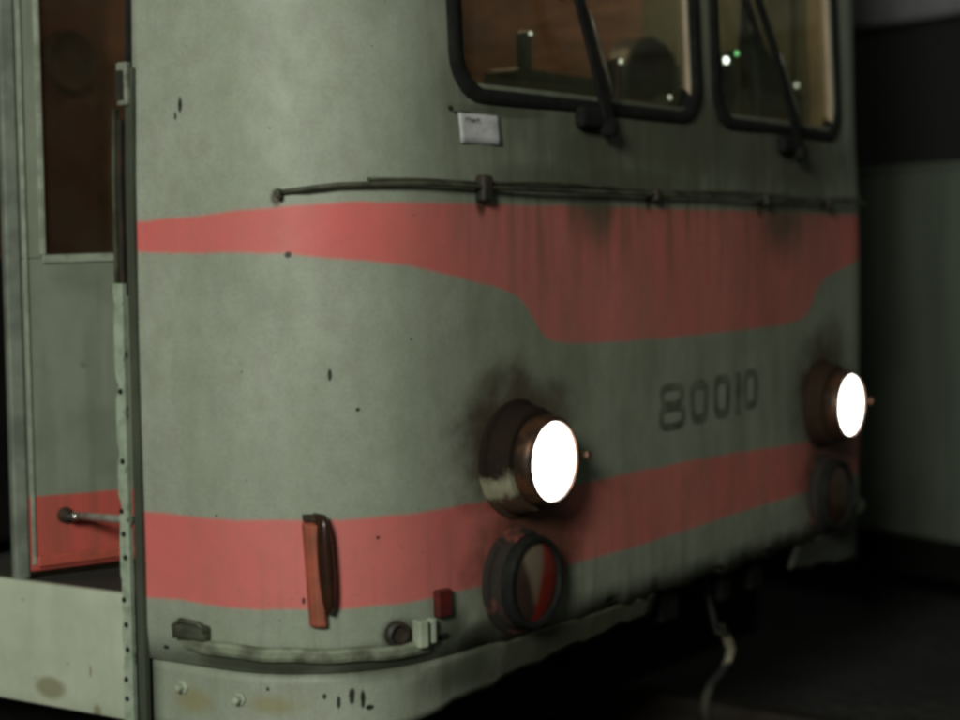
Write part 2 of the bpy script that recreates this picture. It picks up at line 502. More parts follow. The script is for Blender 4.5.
# ------------------------------------------------------------------ setting: ground and track
def ground_mat():
    n = N('dark_ballast')
    co = n.obco()
    v = n.new('ShaderNodeTexVoronoi'); n.put(v.inputs['Vector'], co); v.inputs['Scale'].default_value = 22
    k = n.noise(co, 1.2, 5, 0.6)
    col = n.mix(n.step(k, 0.35, 0.65), (0.016, 0.016, 0.012), (0.05, 0.048, 0.038))
    col = n.mix(n.math('MULTIPLY', n.step(v.outputs['Distance'], 0.0, 0.6), 0.6), (0.005, 0.005, 0.004), col)
    n.set(Base_Color=col, Roughness=0.95)
    n.bump(v.outputs['Distance'], 1.0, 0.03)
    return n.m
gs = 250
g = obj('ground', [(-gs, -gs, 0), (gs, -gs, 0), (gs, gs, 0), (-gs, gs, 0)], [(0, 1, 2, 3)], ground_mat())
g['kind'] = 'structure'
STEELRAIL = simple('dull_rail_steel', (0.10, 0.085, 0.07), (0.06, 0.045, 0.035), 0.45, 0.7, scale=8)
mb = MB()
for sx in (-0.76, 0.76):
    for a, b, h0, h1 in ((0.07, 0.07, 0.0, 0.012), (0.012, 0.012, 0.012, 0.10), (0.034, 0.034, 0.10, 0.14)):
        mb.abox(sx - a, sx + a, -12, 30, h0 + 0.004, h1 + 0.004)
t = mb.make('track', STEELRAIL); t['kind'] = 'structure'

# ------------------------------------------------------------------ the tram
def empty(name, loc):
    o = bpy.data.objects.new(name, None)
    o.location = loc
    o.empty_display_size = 0.2
    COL.objects.link(o)
    return o
tram = empty('tram', (0, 0, 0))
tram['label'] = 'dirty white tram with two salmon bands and both headlights lit'
tram['category'] = 'tram'

ZB = 0.64
WZ0, WZ1 = 1.662, 2.42
PANES = [(-0.775, -0.012), (0.122, 0.748)]
SIDEW = [(1.80, 1.95), (2.05, 2.95), (3.10, 4.2), (4.4, 5.5)]
DOOR = (-2.45, -1.482, 0.755, 2.45)
ULEN = 7.5
def solid_cell(u, z):
    for a, b in PANES:
        if a < u < b and WZ0 < z < WZ1:
            return False
    for a, b in SIDEW[:2]:
        if a < u < b and 1.62 < z < 2.38:
            return False
    for a, b in SIDEW:
        if b > 2.6 and (a < u < b or a < -u < b) and 1.55 < z < 2.38:
            return False
    if DOOR[0] < u < DOOR[1] and z < DOOR[3]:
        return False
    return True
cuts = sorted(set([-ULEN, ULEN, DOOR[0], DOOR[1]] + [x for p in PANES for x in p] + [x for p in SIDEW for x in p] + [-x for p in SIDEW for x in p]))
us = []
for a, b in zip(cuts[:-1], cuts[1:]):
    mid = abs((a + b) / 2)
    d = 0.03 if mid < 1.55 else 0.15
    k = max(1, math.ceil((b - a) / d))
    us += [a + (b - a) * i / k for i in range(k)]
us.append(ULEN)
zc = [ZB, 1.5, 1.55, 1.62, WZ0, 2.38, WZ1, 2.45, 2.56]
zs = []
for a, b in zip(zc[:-1], zc[1:]):
    k = max(1, math.ceil((b - a) / 0.06))
    zs += [a + (b - a) * i / k for i in range(k)]
zs.append(zc[-1])
V, UVs, FA = [], [], []
ROOF = 8
cols = len(zs) + ROOF
for u in us:
    for z in zs:
        # slightly uneven sheet metal and a soft rolled bottom edge
        wob = wobble(u, z)
        roll = -0.006 * max(0.0, 1 - (z - ZB) / 0.05) ** 2
        zj = (.004 * math.sin(u * 31) + .003 * math.sin(u * 77 + 2) + (random.random() - .5) * .006) if z == ZB and abs(u) < .85 else 0.0
        V.append(S(u, z + zj, wob + roll)); UVs.append((u, z))
    pz = S(u, zs[-1])
    sp = Vector((0, max(pz.y, 1.0), 0))
    for j in range(1, ROOF + 1):
        t_ = PI / 2 * j / ROOF
        q = 1 - math.cos(t_)
        V.append(Vector((pz.x * (1 - q), pz.y + (sp.y - pz.y) * q, zs[-1] + 0.36 * math.sin(t_)))); UVs.append((u, zs[-1] + 0.06 * j))
for i in range(len(us) - 1):
    for j in range(cols - 1):
        uc = (us[i] + us[i + 1]) / 2
        if j < len(zs) - 1 and not solid_cell(uc, (zs[j] + zs[j + 1]) / 2):
            continue
        a = i * cols + j
        FA.append((a, a + cols, a + cols + 1, a + 1))
body = obj('body_shell', V, FA, [PAINT, CABIN], tram, True, UVs)
solid(body, 0.018, -1, 1)
# check outward orientation (mesh is open: use a face on the nose)
bm = bmesh.new(); bm.from_mesh(body.data); bm.faces.ensure_lookup_table()
f0 = min(bm.faces, key=lambda f: (f.calc_center_median() - Vector((-1.1, 0.16, 1.1))).length)
if f0.normal.dot(Vector((-0.8, -0.6, 0))) < 0:
    bmesh.ops.reverse_faces(bm, faces=bm.faces)
bm.to_mesh(body.data); bm.free()
# rear bulkhead closes the body
x7 = S(-ULEN, 1)
MB().abox(x7.x + 0.04, -x7.x - 0.04, x7.y - 0.08, x7.y - 0.02, 0.6, 2.5).make('rear_bulkhead', CABIN, tram)

# lower skirts: round the corner, then tucked in under the nose
def skirt_bottom(u):
    a = abs(u)
    if a > 1.05:
        return 0.52
    k = (1.05 - a) / 0.88
    return 0.52 + 0.078 * min(1, max(0, k)) ** 0.8 + (.004 * math.sin(u * 37) + .003 * math.sin(u * 83 + 1)) * min(1, max(0, k) * 3)
def skirt_off(u, z):
    a = abs(u)
    k = min(1, max(0, (1.0 - a) / 0.5))
    return -0.004 - 0.034 * k * (0.645 - z) / 0.1
DSK = simple('skirt_in_shade', (0.045, 0.05, 0.034), (0.02, 0.021, 0.015), .85, scale=9)  # right skirt coloured near black to look unlit
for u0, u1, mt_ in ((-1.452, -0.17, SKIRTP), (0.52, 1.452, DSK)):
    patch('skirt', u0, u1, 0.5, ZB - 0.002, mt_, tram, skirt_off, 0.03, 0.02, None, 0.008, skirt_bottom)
patch('skirt', 1.46, 7.4, 0.52, ZB - 0.002, PAINT, tram, -0.004, 0.2, 0.06, None, 0.02)
patch('skirt', -7.4, DOOR[0] - 0.004, 0.52, ZB - 0.002, PAINT, tram, -0.004, 0.2, 0.06, None, 0.02)
# cream panel below the doorway
def sill_mat():
    n = N('sill_panel_paint')
    uvn = n.new('ShaderNodeUVMap'); uvn.uv_map = 'perimeter'
    uv = uvn.outputs[0]
    sep = n.new('ShaderNodeSeparateXYZ'); n.put(sep.inputs[0], uv)
    st = n.noise(uv, 1, 5, 0.6, (30, 4, 1))
    k = n.noise(uv, 8, 5, 0.6)
    col = n.mix(n.step(k, .35, .7), (0.50, 0.53, 0.40), (0.41, 0.45, 0.34))
    col = n.mix(n.math('MULTIPLY', n.step(st, .45, .75), .5), col, (0.37, 0.42, 0.31))
    acc = None
    for su, sv, ru, rv in [(-1.705, .557, .04, .02), (-1.60, .6, .003, .012), (-1.585, .527, .012, .016)]:
        a = n.math('DIVIDE', n.math('SUBTRACT', sep.outputs[0], su), ru)
        b = n.math('DIVIDE', n.math('SUBTRACT', sep.outputs[1], sv), rv)
        d = n.math('ADD', n.math('MULTIPLY', a, a), n.math('MULTIPLY', b, b))
        acc = d if acc is None else n.math('MINIMUM', acc, d)
    d = n.math('ADD', n.math('SQRT', acc), n.math('MULTIPLY', n.math('SUBTRACT', k, .5), 1.2))
    col = n.mix(n.step(d, 1.3, 0.5, 0, 0.7), col, (0.17, 0.15, 0.06))
    pin = n.step(n.noise(uv, 80, 2, .5), .735, .77)
    col = n.mix(pin, col, (0.06, 0.06, 0.04))
    n.set(Base_Color=col, Roughness=0.55)
    n.bump(k, .2, .006)
    return n.m
sp = patch('sill_panel', DOOR[0] + 0.003, -1.503, 0.52, 0.752, sill_mat(), tram, 0.003, 0.05, 0.03, None, 0.02)
bevel(sp, 0.004)

# interior floor, partition, linings
v = []
fl_us = [-2.3 + i * 0.1 for i in range(47)]
ring = [S(u, 0.76, -0.04) for u in fl_us if abs(u) > 0]
vv = [Vector((p.x, p.y, 0.719)) for p in ring] + [Vector((1.2, 6.8, .719)), Vector((-1.2, 6.8, .719))]
f_ = obj('floor_plate', vv, [tuple(range(len(vv)))], FLOORM, tram); solid(f_, 0.05, 0)
part = MB().abox(-1.06, 1.12, 1.42, 1.45, 0.78, 2.6).make('cab_partition', PLY, tram)
part2 = MB().abox(-1.10, -0.50, 1.36, 1.415, 0.78, 2.6).make('cupboard_wall', PLYDARK, tram)
def ray(px, py, t):
    d = RR * ((px - 480) / FPX) - UU * ((py - 360) / FPX) + F
    return CAM + d * t
def ray_y(px, py, y):
    d = RR * ((px - 480) / FPX) - UU * ((py - 360) / FPX) + F
    return CAM + d * ((y - CAM.y) / d.y)
hb_ = MB().abox(-1.10, -.62, 1.05, 1.35, .775, 1.36).make('dark_gap_box', BLACK, tram); bevel(hb_, .015)  # black box added so the gap beside the leaf reads as darkness
rc_ = ray_y(68, 62, 1.36)
disc = MB().lathe((rc_.x, 1.36, rc_.z), (0, -1, 0), [(0, .001), (0, .075), (.018, .075), (.022, .068), (.016, .06), (.010, .03), (.012, .001)], 36).make('round_vent', DARKM, part2, True)
smooth_by_angle(disc)
MB().abox(1.085, 1.10, 0.78, 1.41, 0.78, 2.5).make('wall_lining', PLY, tram)
gp = MB().abox(1.062, 1.078, 0.30, 0.775, 0.78, 2.5).make('green_lining', simple('dark_green_lining', (0.12, 0.125, 0.08), (0.08, 0.085, 0.055), .6, scale=5), tram)
pk = ray_y(770, 23, .42)
bevel(MB().box((pk.x, .42, pk.z), ((1, 0, 0), (0, 1, -.25), (0, .25, 1)), .012, .09, .022).make('small_shelf', PLY, tram), .004)
# cab ceiling with its lamp
MB().abox(-1.0, 1.0, 0.12, 1.41, 2.50, 2.53).make('cab_ceiling', CABIN, tram)
cl = MB().lathe((0.35, 0.85, 2.50), (0, 0, -1), [(0, .09), (.03, .09), (.045, .06), (.05, .001)], 24).make('cab_lamp', CABLAMP, tram, True)
cab_light = lamp('cab_light', 'POINT', (0.35, 0.85, 2.40), 8.0, (1.0, 0.72, 0.48), 0.06)
cab_light.parent = tram
# dashboard, following the nose
dv, dfc = [], []
dus = [-0.8 + 1.6 * i / 20 for i in range(21)]
for u in dus:
    a = S(u, 1.60, -0.05); b = S(u, 1.60, -0.20)
    dv += [Vector((a.x, a.y, 1.61)), Vector((a.x, a.y + 0.18, 1.63)), Vector((a.x, a.y + 0.30, 1.52)), Vector((a.x, a.y + 0.30, 0.80)), Vector((a.x, a.y, 0.80))]
for i in range(20):
    for j in range(5):
        a = i * 5 + j; b = i * 5 + (j + 1) % 5
        dfc.append((a, a + 5, b + 5, b))
dfc += [tuple(range(5)), tuple(range(100, 105))]
dash = obj('dashboard', dv, dfc, DASH, tram); bevel(dash, 0.01)
def glint(px, py, y, r, mat):
    p = ray_y(px, py, y)
    MB().lathe(p, (-0.5, -0.86, 0), [(-.03, r * .9), (0, r), (r * .7, r * .7), (r, .001)], 14).make('glass_glint', mat, dash, True)
# added posts carry small glowing dots, stand-ins for reflections in the windscreen
def glint_on_post(px, py, y, r, mat, dark=DASH):
    p = ray_y(px, py, y)
    o = MB().box((p.x, p.y + 0.03, (p.z + 1.60) / 2), ((1, 0, 0), (0, 1, 0), (0, 0, 1)), r * 1.8, 0.018, (p.z - 1.60) / 2 + r * 1.6).make('glint_post', dark, dash)
    bevel(o, .006)
    MB().lathe(p + Vector((0, .012, 0)), (-0.5, -0.86, 0), [(-.012, r * .9), (0, r), (r * .7, r * .7), (r, .001)], 14).make('glass_glint', mat, dash, True)
glint_on_post(535, 33, 0.30, .004, GLINT)
pa, pb = ray_y(524, 66, .30), ray_y(604, 66, .30)
bevel(MB().abox(pa.x, pb.x, .30, .42, 1.60, pa.z).make('dark_box', DASH, dash), .02, 3)  # dark box added behind the lower middle of the left pane
glint_on_post(625, 61, 0.26, .005, GLINT, simple('dark_red_post', (0.07, 0.014, 0.012), (0.04, 0.01, 0.01), 0.5))
glint_on_post(674, 97, 0.22, .0045, GLINT)
glint_on_post(692, 65, 0.26, .004, GLINT)
glint_on_post(800, 85, 0.24, .0065, GLINT)
# driver's seat
seat = empty('driver_seat', (0, 0, 0)); seat.parent = tram
hb = ray_y(642, 60, 0.52)
def rounded_slab(c, wd, h, th, r, n=8):
    """upright rounded slab, width along x, thickness along y; base at c"""
    pr = []
    for k in range(n + 1):
        a = PI * k / n
        pr.append((wd / 2 * math.cos(a), h - r + r * math.sin(a) if True else 0))
    pr = [(wd / 2, 0)] + pr + [(-wd / 2, 0)]
    m = len(pr)
    v = [Vector((c[0] + x, c[1] - th / 2, c[2] + z)) for x, z in pr] + [Vector((c[0] + x * .96, c[1] + th / 2, c[2] + z)) for x, z in pr]
    f = [tuple(range(m)), tuple(range(m, 2 * m))] + [(i, (i + 1) % m, m + (i + 1) % m, m + i) for i in range(m)]
    return v, f
v, f = rounded_slab((hb.x, .52, 1.30), .30, hb.z + .06 - 1.30, .09, .14)
bevel(obj('backrest', v, f, SEATM, seat), .02, 3)
b_ = MB().abox(hb.x - .22, hb.x + .22, .10, .50, 1.22, 1.31).make('cushion', SEATM, seat); bevel(b_, .03, 3)
MB().tube([(hb.x, .34, .77), (hb.x, .34, 1.22)], .04).make('pedestal', DARKM, seat)
# tan corner pillar inside the right pane
pp = ray_y(827, 60, 0.17)
pil = MB().abox(pp.x - .045, pp.x + .035, .15, .20, .80, 2.48).make('corner_pillar', CABIN, tram); bevel(pil, .01)

# ------------------------------------------------------------------ windscreen: rubber, glass
def rr_loop(u0, u1, z0, z1, r, n=7):
    pts = []
    for cu, cz, a0 in ((u1 - r, z1 - r, 0), (u0 + r, z1 - r, PI / 2), (u0 + r, z0 + r, PI), (u1 - r, z0 + r, 1.5 * PI)):
        for k in range(n + 1):
            a = a0 + PI / 2 * k / n
            pts.append((cu + r * math.cos(a), cz + r * math.sin(a)))
    # subdivide the straight runs so the ring follows the curve of the nose
    out = []
    for i, p in enumerate(pts):
        q = pts[(i + 1) % len(pts)]
        d = math.hypot(q[0] - p[0], q[1] - p[1])
        k = 8 if d > 0.1 else 1
        out += [(p[0] + (q[0] - p[0]) * j / k, p[1] + (q[1] - p[1]) * j / k) for j in range(k)]
    return out
def ring(name, u0, u1, z0, z1, wd, r, mat, parent, h=0.009, wl=None, wr=None):
    wl = wl or wd; wr = wr or wd
    L = [(0, 0.0005), (.18, h), (.75, h * .9), (1.0, -0.02)]
    v, f = [], []
    m = None
    for k, off in L:
        lp = rr_loop(u0 + wl * k, u1 - wr * k, z0 + wd * .8 * k, z1 - wd * k, max(.01, r - wd * .6 * k))
        m = len(lp)
        v += [S(u, z, off) for u, z in lp]
    for k in range(len(L) - 1):
        for j in range(m):
            f.append((k * m + j, k * m + (j + 1) % m, (k + 1) * m + (j + 1) % m, (k + 1) * m + j))
    return obj(name, v, f, mat, parent, True)
for (g0, g1), (o0, o1) in zip(PANES, [(-0.822, 0.030), (0.080, 0.798)]):
    gl = patch('windscreen_pane', g0 - .012, g1 + .012, WZ0 - .012, WZ1 + .012, GLASS, tram, -0.012, .05, .1)
    solid(gl, .005)
    ring('rubber_seal', o0, o1, 1.625, 2.465, .043, .085, RUBBER, gl)
for a, b in SIDEW[:2]:
    solid(patch('side_window', a - .01, b + .01, 1.61, 2.39, GLASS, tram, -0.014, .1, .2), .005)
for a, b in SIDEW:
    if b > 2.6:
        for s in (-1, 1):
            if s > 0 and b < 3.0:
                continue
            lo, hi = (a, b) if s > 0 else (-b, -a)
            wn = patch('side_window', lo - .01, hi + .01, 1.54, 2.39, GLASS, tram, -0.014, .1, .2); solid(wn, .005)
            ring('rubber_seal', lo - .035, hi + .035, 1.52, 2.415, .04, .07, RUBBER, wn, .01)
# black rim edge at the right-hand corner window
# ------------------------------------------------------------------ wipers
def wiper(base, tip):
    wv = empty('wiper', (0, 0, 0)); wv.parent = tram
    (ub, zb), (ut, zt) = base, tip
    v = []
    # tapered arm, wide at the pivot
    n = 10
    du, dz = ut - ub, zt - zb
    L = math.hypot(du, dz)
    nu, nz = -dz / L, du / L
    f = []
    for i in range(n + 1):
        k = i / n
        wd = 0.017 * (1 - k) + 0.009 * k
        off = 0.022 + .010 * math.sin(PI * k)
        u, z = ub + du * k, zb + dz * k
        v += [S(u + nu * wd, z + nz * wd, off), S(u - nu * wd, z - nz * wd, off), S(u - nu * wd, z - nz * wd, off + .010), S(u + nu * wd, z + nz * wd, off + .010)]
    for i in range(n):
        for j in range(4):
            a, b = i * 4 + j, i * 4 + (j + 1) % 4
            f.append((a, a + 4, b + 4, b))
    f += [(0, 1, 2, 3), (n * 4, n * 4 + 1, n * 4 + 2, n * 4 + 3)]
    bevel(obj('arm', v, f, RUBBER, wv), .003)
    # bright worn edge on the lower third of the arm
    pts = [S(ub + du * k - nu * .022, zb + dz * k - nz * .022, .044 + .01 * math.sin(PI * k)) for k in (.10, .2, .3, .42)]
    # narrow from here: worn spring rod along the arm
    MB().tube([S(ub + du * k + (nu * -.026), zb + dz * k - nz * .026, .036) for k in (.08, .2, .3, .40)], [.0025, .003, .003, .002], 8).make('spring_rod', simple('wiper_rod_metal', (0.16, 0.17, 0.13), None, .4, .5), wv, True)
    # blade beyond
    MB().tube([S(ub + du * k - .02, zb + dz * k, .016) for k in (.45, .7, 1.0, 1.2)], .008, 8).make('blade', RUBBER, wv)
    # motor cap under the glass
    c = S(ub - .035, zb + .012, 0)
    nn = nrm(ub)
    mc = MB().box(c + nn * .016, (tan(ub), (0, 0, 1), nn), .058, .022, .012).make('pivot_cover', RUBBER, wv); bevel(mc, .012, 3)
    mc2 = MB().lathe(S(ub - .004, zb - .006, .02), nn, [(0, .020), (.018, .018), (.022, .012), (.022, .001)], 20).make('pivot_cap', RUBBER, wv); smooth_by_angle(mc2)
wiper((-.375, 1.605), (-.60, 2.12))
wiper((.475, 1.592), (.13, 2.10))

# ------------------------------------------------------------------ belt rail with clamps
rail_us = [-1.167 + i * 2.334 / 90 for i in range(91)]
def rz(u):
    return 1.474 + .004 * math.exp(-((u + .9) / .12) ** 2) - .012 * max(0, (-u - 1.06) / .107)
def railpt(u, dz, off):
    return S(u, rz(u) + dz, off)
rail = empty('belt_rail', (0, 0, 0)); rail.parent = tram
MB().tube([railpt(u, 0, .016 if abs(u) < 1.14 else .006) for u in rail_us], .0045, 8).make('rod', RAILM, rail, True)
MB().tube([railpt(u, .010 + .003 * math.sin(u * 9), .008) for u in rail_us if abs(u) < 1.02], .0030, 6).make('cable', RAILM, rail, True)
for u in (-1.158, -.752, -.196, .298, .66, 1.158):
    big_ = -1 if abs(u) > 1.1 else 1
    hh, ww = (.024, .014) if u == -.752 else ((.009, .005) if abs(u) > 1.1 else (.013, .010))
    c = MB().box(S(u, rz(u) - .002, .010), (tan(u), (0, 0, 1), nrm(u)), ww, hh, .014).make('clamp', DARKM if abs(u) < 1.1 else RAILM, rail); bevel(c, .006, 2)

# ------------------------------------------------------------------ headlights, tail lights
HZ = .974
def headlight(x):
    h = empty('headlight', (0, 0, 0)); h.parent = tram
    y0 = plan(x)[1]
    c = Vector((x, y0 + .004, HZ))
    ax = (0, -1, 0)
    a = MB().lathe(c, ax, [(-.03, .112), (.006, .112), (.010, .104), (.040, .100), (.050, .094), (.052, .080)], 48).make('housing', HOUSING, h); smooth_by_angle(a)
    b = MB().lathe(c, ax, [(.030, .080), (.070, .086), (.082, .084), (.088, .078), (.088, .073), (.078, .0715)], 48).make('rim', RIMM, h); smooth_by_angle(b, 50)
    l = MB().lathe(c, ax, [(.068, .0735), (.0825, .0715), (.085, .055), (.087, .028), (.0875, .001)], 48).make('lens', LENS, h, True)
    p = c + Vector((.098, -.090, .003))
    k = MB().box(p, ((1, 0, 0), (0, 1, 0), (0, 0, 1)), (.007), .010, .007).make('clip', RIMM, h); bevel(k, .004)
    k = MB().box(c + Vector((.078, -.066, -.052)), ((1, 0, 0), (0, 1, 0), (0, 0, 1)), .006, .010, .006).make('clip', RUSTM, h); bevel(k, .003)
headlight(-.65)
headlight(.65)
def tail_lens():
    n = N('red_lens_painted_sheen')
    co = n.new('ShaderNodeUVMap'); co.uv_map = 'perimeter'
    sep = n.new('ShaderNodeSeparateXYZ'); n.put(sep.inputs[0], co.outputs[0])
    x, z = sep.outputs[0], sep.outputs[1]
    # painted reflection wedge hanging from the top, left half smoky, right half red
    half = n.math('SUBTRACT', 0.030, n.math('MULTIPLY', n.math('ABSOLUTE', n.math('ADD', z, 0.0)), 0.35))
    wedge = n.math('MULTIPLY', n.step(n.math('SUBTRACT', n.math('MULTIPLY', n.math('ADD', z, .045), .32), n.math('ABSOLUTE', n.math('ADD', x, .010))), -.012, .010), n.step(z, -.05, -.03))
    left = n.step(x, -.004, -.016)
    col = n.mix(left, (0.20, 0.018, 0.012), (0.035, 0.02, 0.015))
    col = n.mix(wedge, col, (0.15, 0.11, 0.075))
    n.set(Base_Color=col, Roughness=0.16)
    wv_ = n.new('ShaderNodeTexWave'); wv_.inputs['Scale'].default_value = 45; n.put(wv_.inputs[0], co.outputs[0])
    n.bump(wv_.outputs['Fac'], .35, .002)
    return n.m
TAILL = tail_lens()
def tail_light(x):
    h = empty('tail_light', (0, 0, 0)); h.parent = tram
    c = Vector((x, plan(x)[1] + .004, .748))
    ax = (0, -1, 0)
    a = MB().lathe(c, ax, [(-.03, .100), (.010, .100), (.014, .092), (.032, .088)], 44).make('housing', simple('tail_housing_red_and_cream', (0.20, 0.055, 0.035), (0.016, 0.011, 0.008), .8, scale=11, lo=.32, hi=.46), h); smooth_by_angle(a)
    b = MB().lathe(c, ax, [(.020, .086), (.046, .087), (.054, .084), (.054, .076), (.044, .074)], 44).make('rim', RUBBER, h); smooth_by_angle(b, 50)
    n = 40
    prof = [(.044, .076), (.050, .060), (.055, .033), (.057, 0.0)]
    v, uv, f = [], [], []
    for d, r in prof:
        for j in range(n):
            t = 2 * PI * j / n
            v.append(c + Vector((math.cos(t) * max(r, .0004), -d, math.sin(t) * max(r, .0004)))); uv.append((math.cos(t) * r, math.sin(t) * r))
    for k in range(len(prof) - 1):
        for j in range(n):
            f.append((k * n + j, k * n + (j + 1) % n, (k + 1) * n + (j + 1) % n, (k + 1) * n + j))
    f.append(tuple(range((len(prof) - 1) * n, len(prof) * n)))
    obj('lens', v, f, TAILL if x < 0 else AMBER, h, True, uv)
tail_light(-.66)
tail_light(.66)

# ------------------------------------------------------------------ corner fittings
def indicator(s):
    t = empty('indicator_lamp', (0, 0, 0)); t.parent = tram
    u = -1.108 * (1 if s < 0 else -1)
    n, tg = nrm(u), tan(u)
    top, bot = S(u, .905, .0), S(u, .722, .0)
    # wedge-shaped holder: red back plate and a raised face carrying an oblong lens turned to the front
    fwd = (n * .35 + Vector((0, -1, 0)) * .9).normalized()
    side = Vector((-fwd.y, fwd.x, 0)) * (1 if s < 0 else -1)      # across the lens, away from the tram side
    v, f = [], []
    prof = [(-.021, -.004), (-.014, .016), (-.002, .024), (.010, .022), (.015, -.004)]
    tgs = tg if s < 0 else -tg
    zz = [.722, .728, .76, .82, .88, .900, .904]
    for i, z in enumerate(zz):
        lean = -(z - .80) * .10
        sh = .55 if i in (0, len(zz) - 1) else 1
        for a, b in prof:
            v.append(S(u, z, 0) + tgs * (a * (.9 if sh < 1 else 1) + lean * .5) + n * (b * sh))
    m = len(prof)
    for i in range(len(zz) - 1):
        for j in range(m - 1):
            f.append((i * m + j, (i + 1) * m + j, (i + 1) * m + j + 1, i * m + j + 1))
    f += [tuple(range(m)), tuple(range((len(zz) - 1) * m, len(zz) * m))]
    o = obj('holder', v, f, REDHOUS, t); bevel(o, .003)
    # lens: long rounded capsule
    v, f = [], []
    n_ = 28
    cz = .822
    base = S(u, cz, 0) + tgs * .013 + n * .018
    cen = []
    up = (Vector((0, 0, 1)) - tgs * .05).normalized()
    for d, k in ((-.020, 1.0), (.010, 1.0), (.017, .84), (.020, .5), (.021, .02)):
        for j in range(n_):
            a = 2 * PI * j / n_
            ca, sa = math.cos(a), math.sin(a)
            zzv = .086 * sa + 0.0
            wv_ = .0115 * math.copysign(abs(ca) ** .7, ca)
            v.append(base + fwd * d + side * wv_ * k + up * (.012 + zzv * (k if k > .6 else k * .95)))
    for k in range(4):
        for j in range(n_):
            f.append((k * n_ + j, k * n_ + (j + 1) % n_, (k + 1) * n_ + (j + 1) % n_, (k + 1) * n_ + j))
    f.append(tuple(range(4 * n_, 5 * n_)))
    obj('lens', v, f, AMBER, t, True)
    # torn tab on top
    tb = MB().box(S(u, .912, .006) + tgs * -.012, (tgs, up, n), .011, .005, .010).make('top_tab', RUSTM, t)
indicator(-1)
indicator(1)
for s in (-1,):
    u = .873 * s
    r = MB().box(S(u, .741, .006), (tan(u), (0, 0, 1), nrm(u)), .017, .024, .008).make('reflector', REDREF, tram); bevel(r, .003)

# bumper strip round the corner, with its end brackets
for s in (-1, 1):
    st = empty('bumper_strip', (0, 0, 0)); st.parent = tram
    us_ = [s * (.90 + .475 * i / 30) for i in range(31)]
    v, f = [], []
    prof = [(.692, .002), (.693, .012), (.689, .017), (.676, .015), (.668, .010), (.667, .002)]
    for i, u in enumerate(us_):
        k = min(1, min(i, 30 - i) / 2.5)
        for z, o_ in prof:
            v.append(S(u, z + .004 * math.sin(i * .9) * .3 - .012 * (1 - i / 30), o_ * (.3 + .7 * k)))
    m = len(prof)
    for i in range(30):
        for j in range(m - 1):
            f.append((i * m + j, (i + 1) * m + j, (i + 1) * m + j + 1, i * m + j + 1))
    f += [tuple(range(m)), tuple(range(30 * m, 31 * m))]
    bevel(obj('strip', v, f, simple('scuffed_bumper_paint', (0.27, 0.30, 0.21), (0.10, 0.11, 0.07), .6, scale=18), st), .003)
    # bracket at the door end: hooded dark eye
    u = 1.345 * s
    b = MB().box(S(u, .703, .010), (tan(u), (0, 0, 1), nrm(u)), .036, .014, .012).make('bracket', simple('dark_green_bracket', (0.07, 0.08, 0.05), (0.035, 0.035, 0.022), .6), st); bevel(b, .008, 3)
    b = MB().tube([S(u - .036, .690, .014), S(u - .036, .712, .016), S(u - .02, .723, .018), S(u + .02, .721, .018), S(u + .036, .706, .016)], .005, 8).make('bracket_lip', RAILM, st, True)
    if s > 0:
        continue
    # bracket at the nose end: rusty socket and a pale tab
    u = .970 * s
    b = MB().lathe(S(u, .700, 0), nrm(u), [(0, .023), (.010, .022), (.014, .016), (.005, .012), (.004, .001)], 20).make('socket', DARKM, st); smooth_by_angle(b)
    u = .930 * s
    b = MB().box(S(u, .697, .014), (tan(u), (0, 0, 1), nrm(u)), .010, .024, .012).make('tab', CHIPPED, st); bevel(b, .003)
    b = MB().box(S(u - .028 * s, .697, .008), (tan(u), (0, 0, 1), nrm(u)), .006, .022, .008).make('tab', CHIPPED, st); bevel(b, .003)
    for k, (u, z) in enumerate(((-1.381, .598), (-1.254, .592))):
        c = S(u * -s, z, -.004); n = nrm(u * -s)
        b = MB().lathe(c, n, [(0, .013), (.005, .013), (.006, .008), (.018, .0075), (.020, .005), (.020, .001)], 6).make('bolt', CHIPPED, tram); bevel(b, .0015)
# paper notice under the windscreen
def paper():
    n = N('weathered_paper')
    uvn = n.new('ShaderNodeUVMap'); uvn.uv_map = 'perimeter'
    sep = n.new('ShaderNodeSeparateXYZ'); n.put(sep.inputs[0], uvn.outputs[0])
    u, v = sep.outputs[0], sep.outputs[1]
    k = n.noise(uvn.outputs[0], 30, 5, .7)
    col = n.mix(n.step(k, .35, .7), (0.60, 0.58, 0.59), (0.42, 0.41, 0.40))
    blk = n.noise(uvn.outputs[0], 1, 3, .7, (120, 230, 1))
    def bar(u0, u1, v0, v1):
        a = n.math('MULTIPLY', n.step(u, u0, u0 + .004), n.step(u, u1, u1 - .004))
        b = n.math('MULTIPLY', n.step(v, v0, v0 + .003), n.step(v, v1, v1 - .003))
        return n.math('MULTIPLY', a, b)
    t = n.math('MULTIPLY', bar(-.788, -.742, 1.589, 1.600), n.step(blk, .40, .5))
    t2 = n.math('MULTIPLY', bar(-.75, -.70, 1.570, 1.586), n.step(blk, .52, .62, 0, .35))
    col = n.mix(n.math('MAXIMUM', t, t2), col, (0.10, 0.09, 0.09))
    n.set(Base_Color=col, Roughness=.7)
    return n.m
patch('paper_notice', -.805, -.688, 1.553, 1.606, paper(), tram, lambda u, z: .0030 + wobble(u, z) + .0015 * math.sin(u * 60 + z * 40), .012, .012, None, .0008)

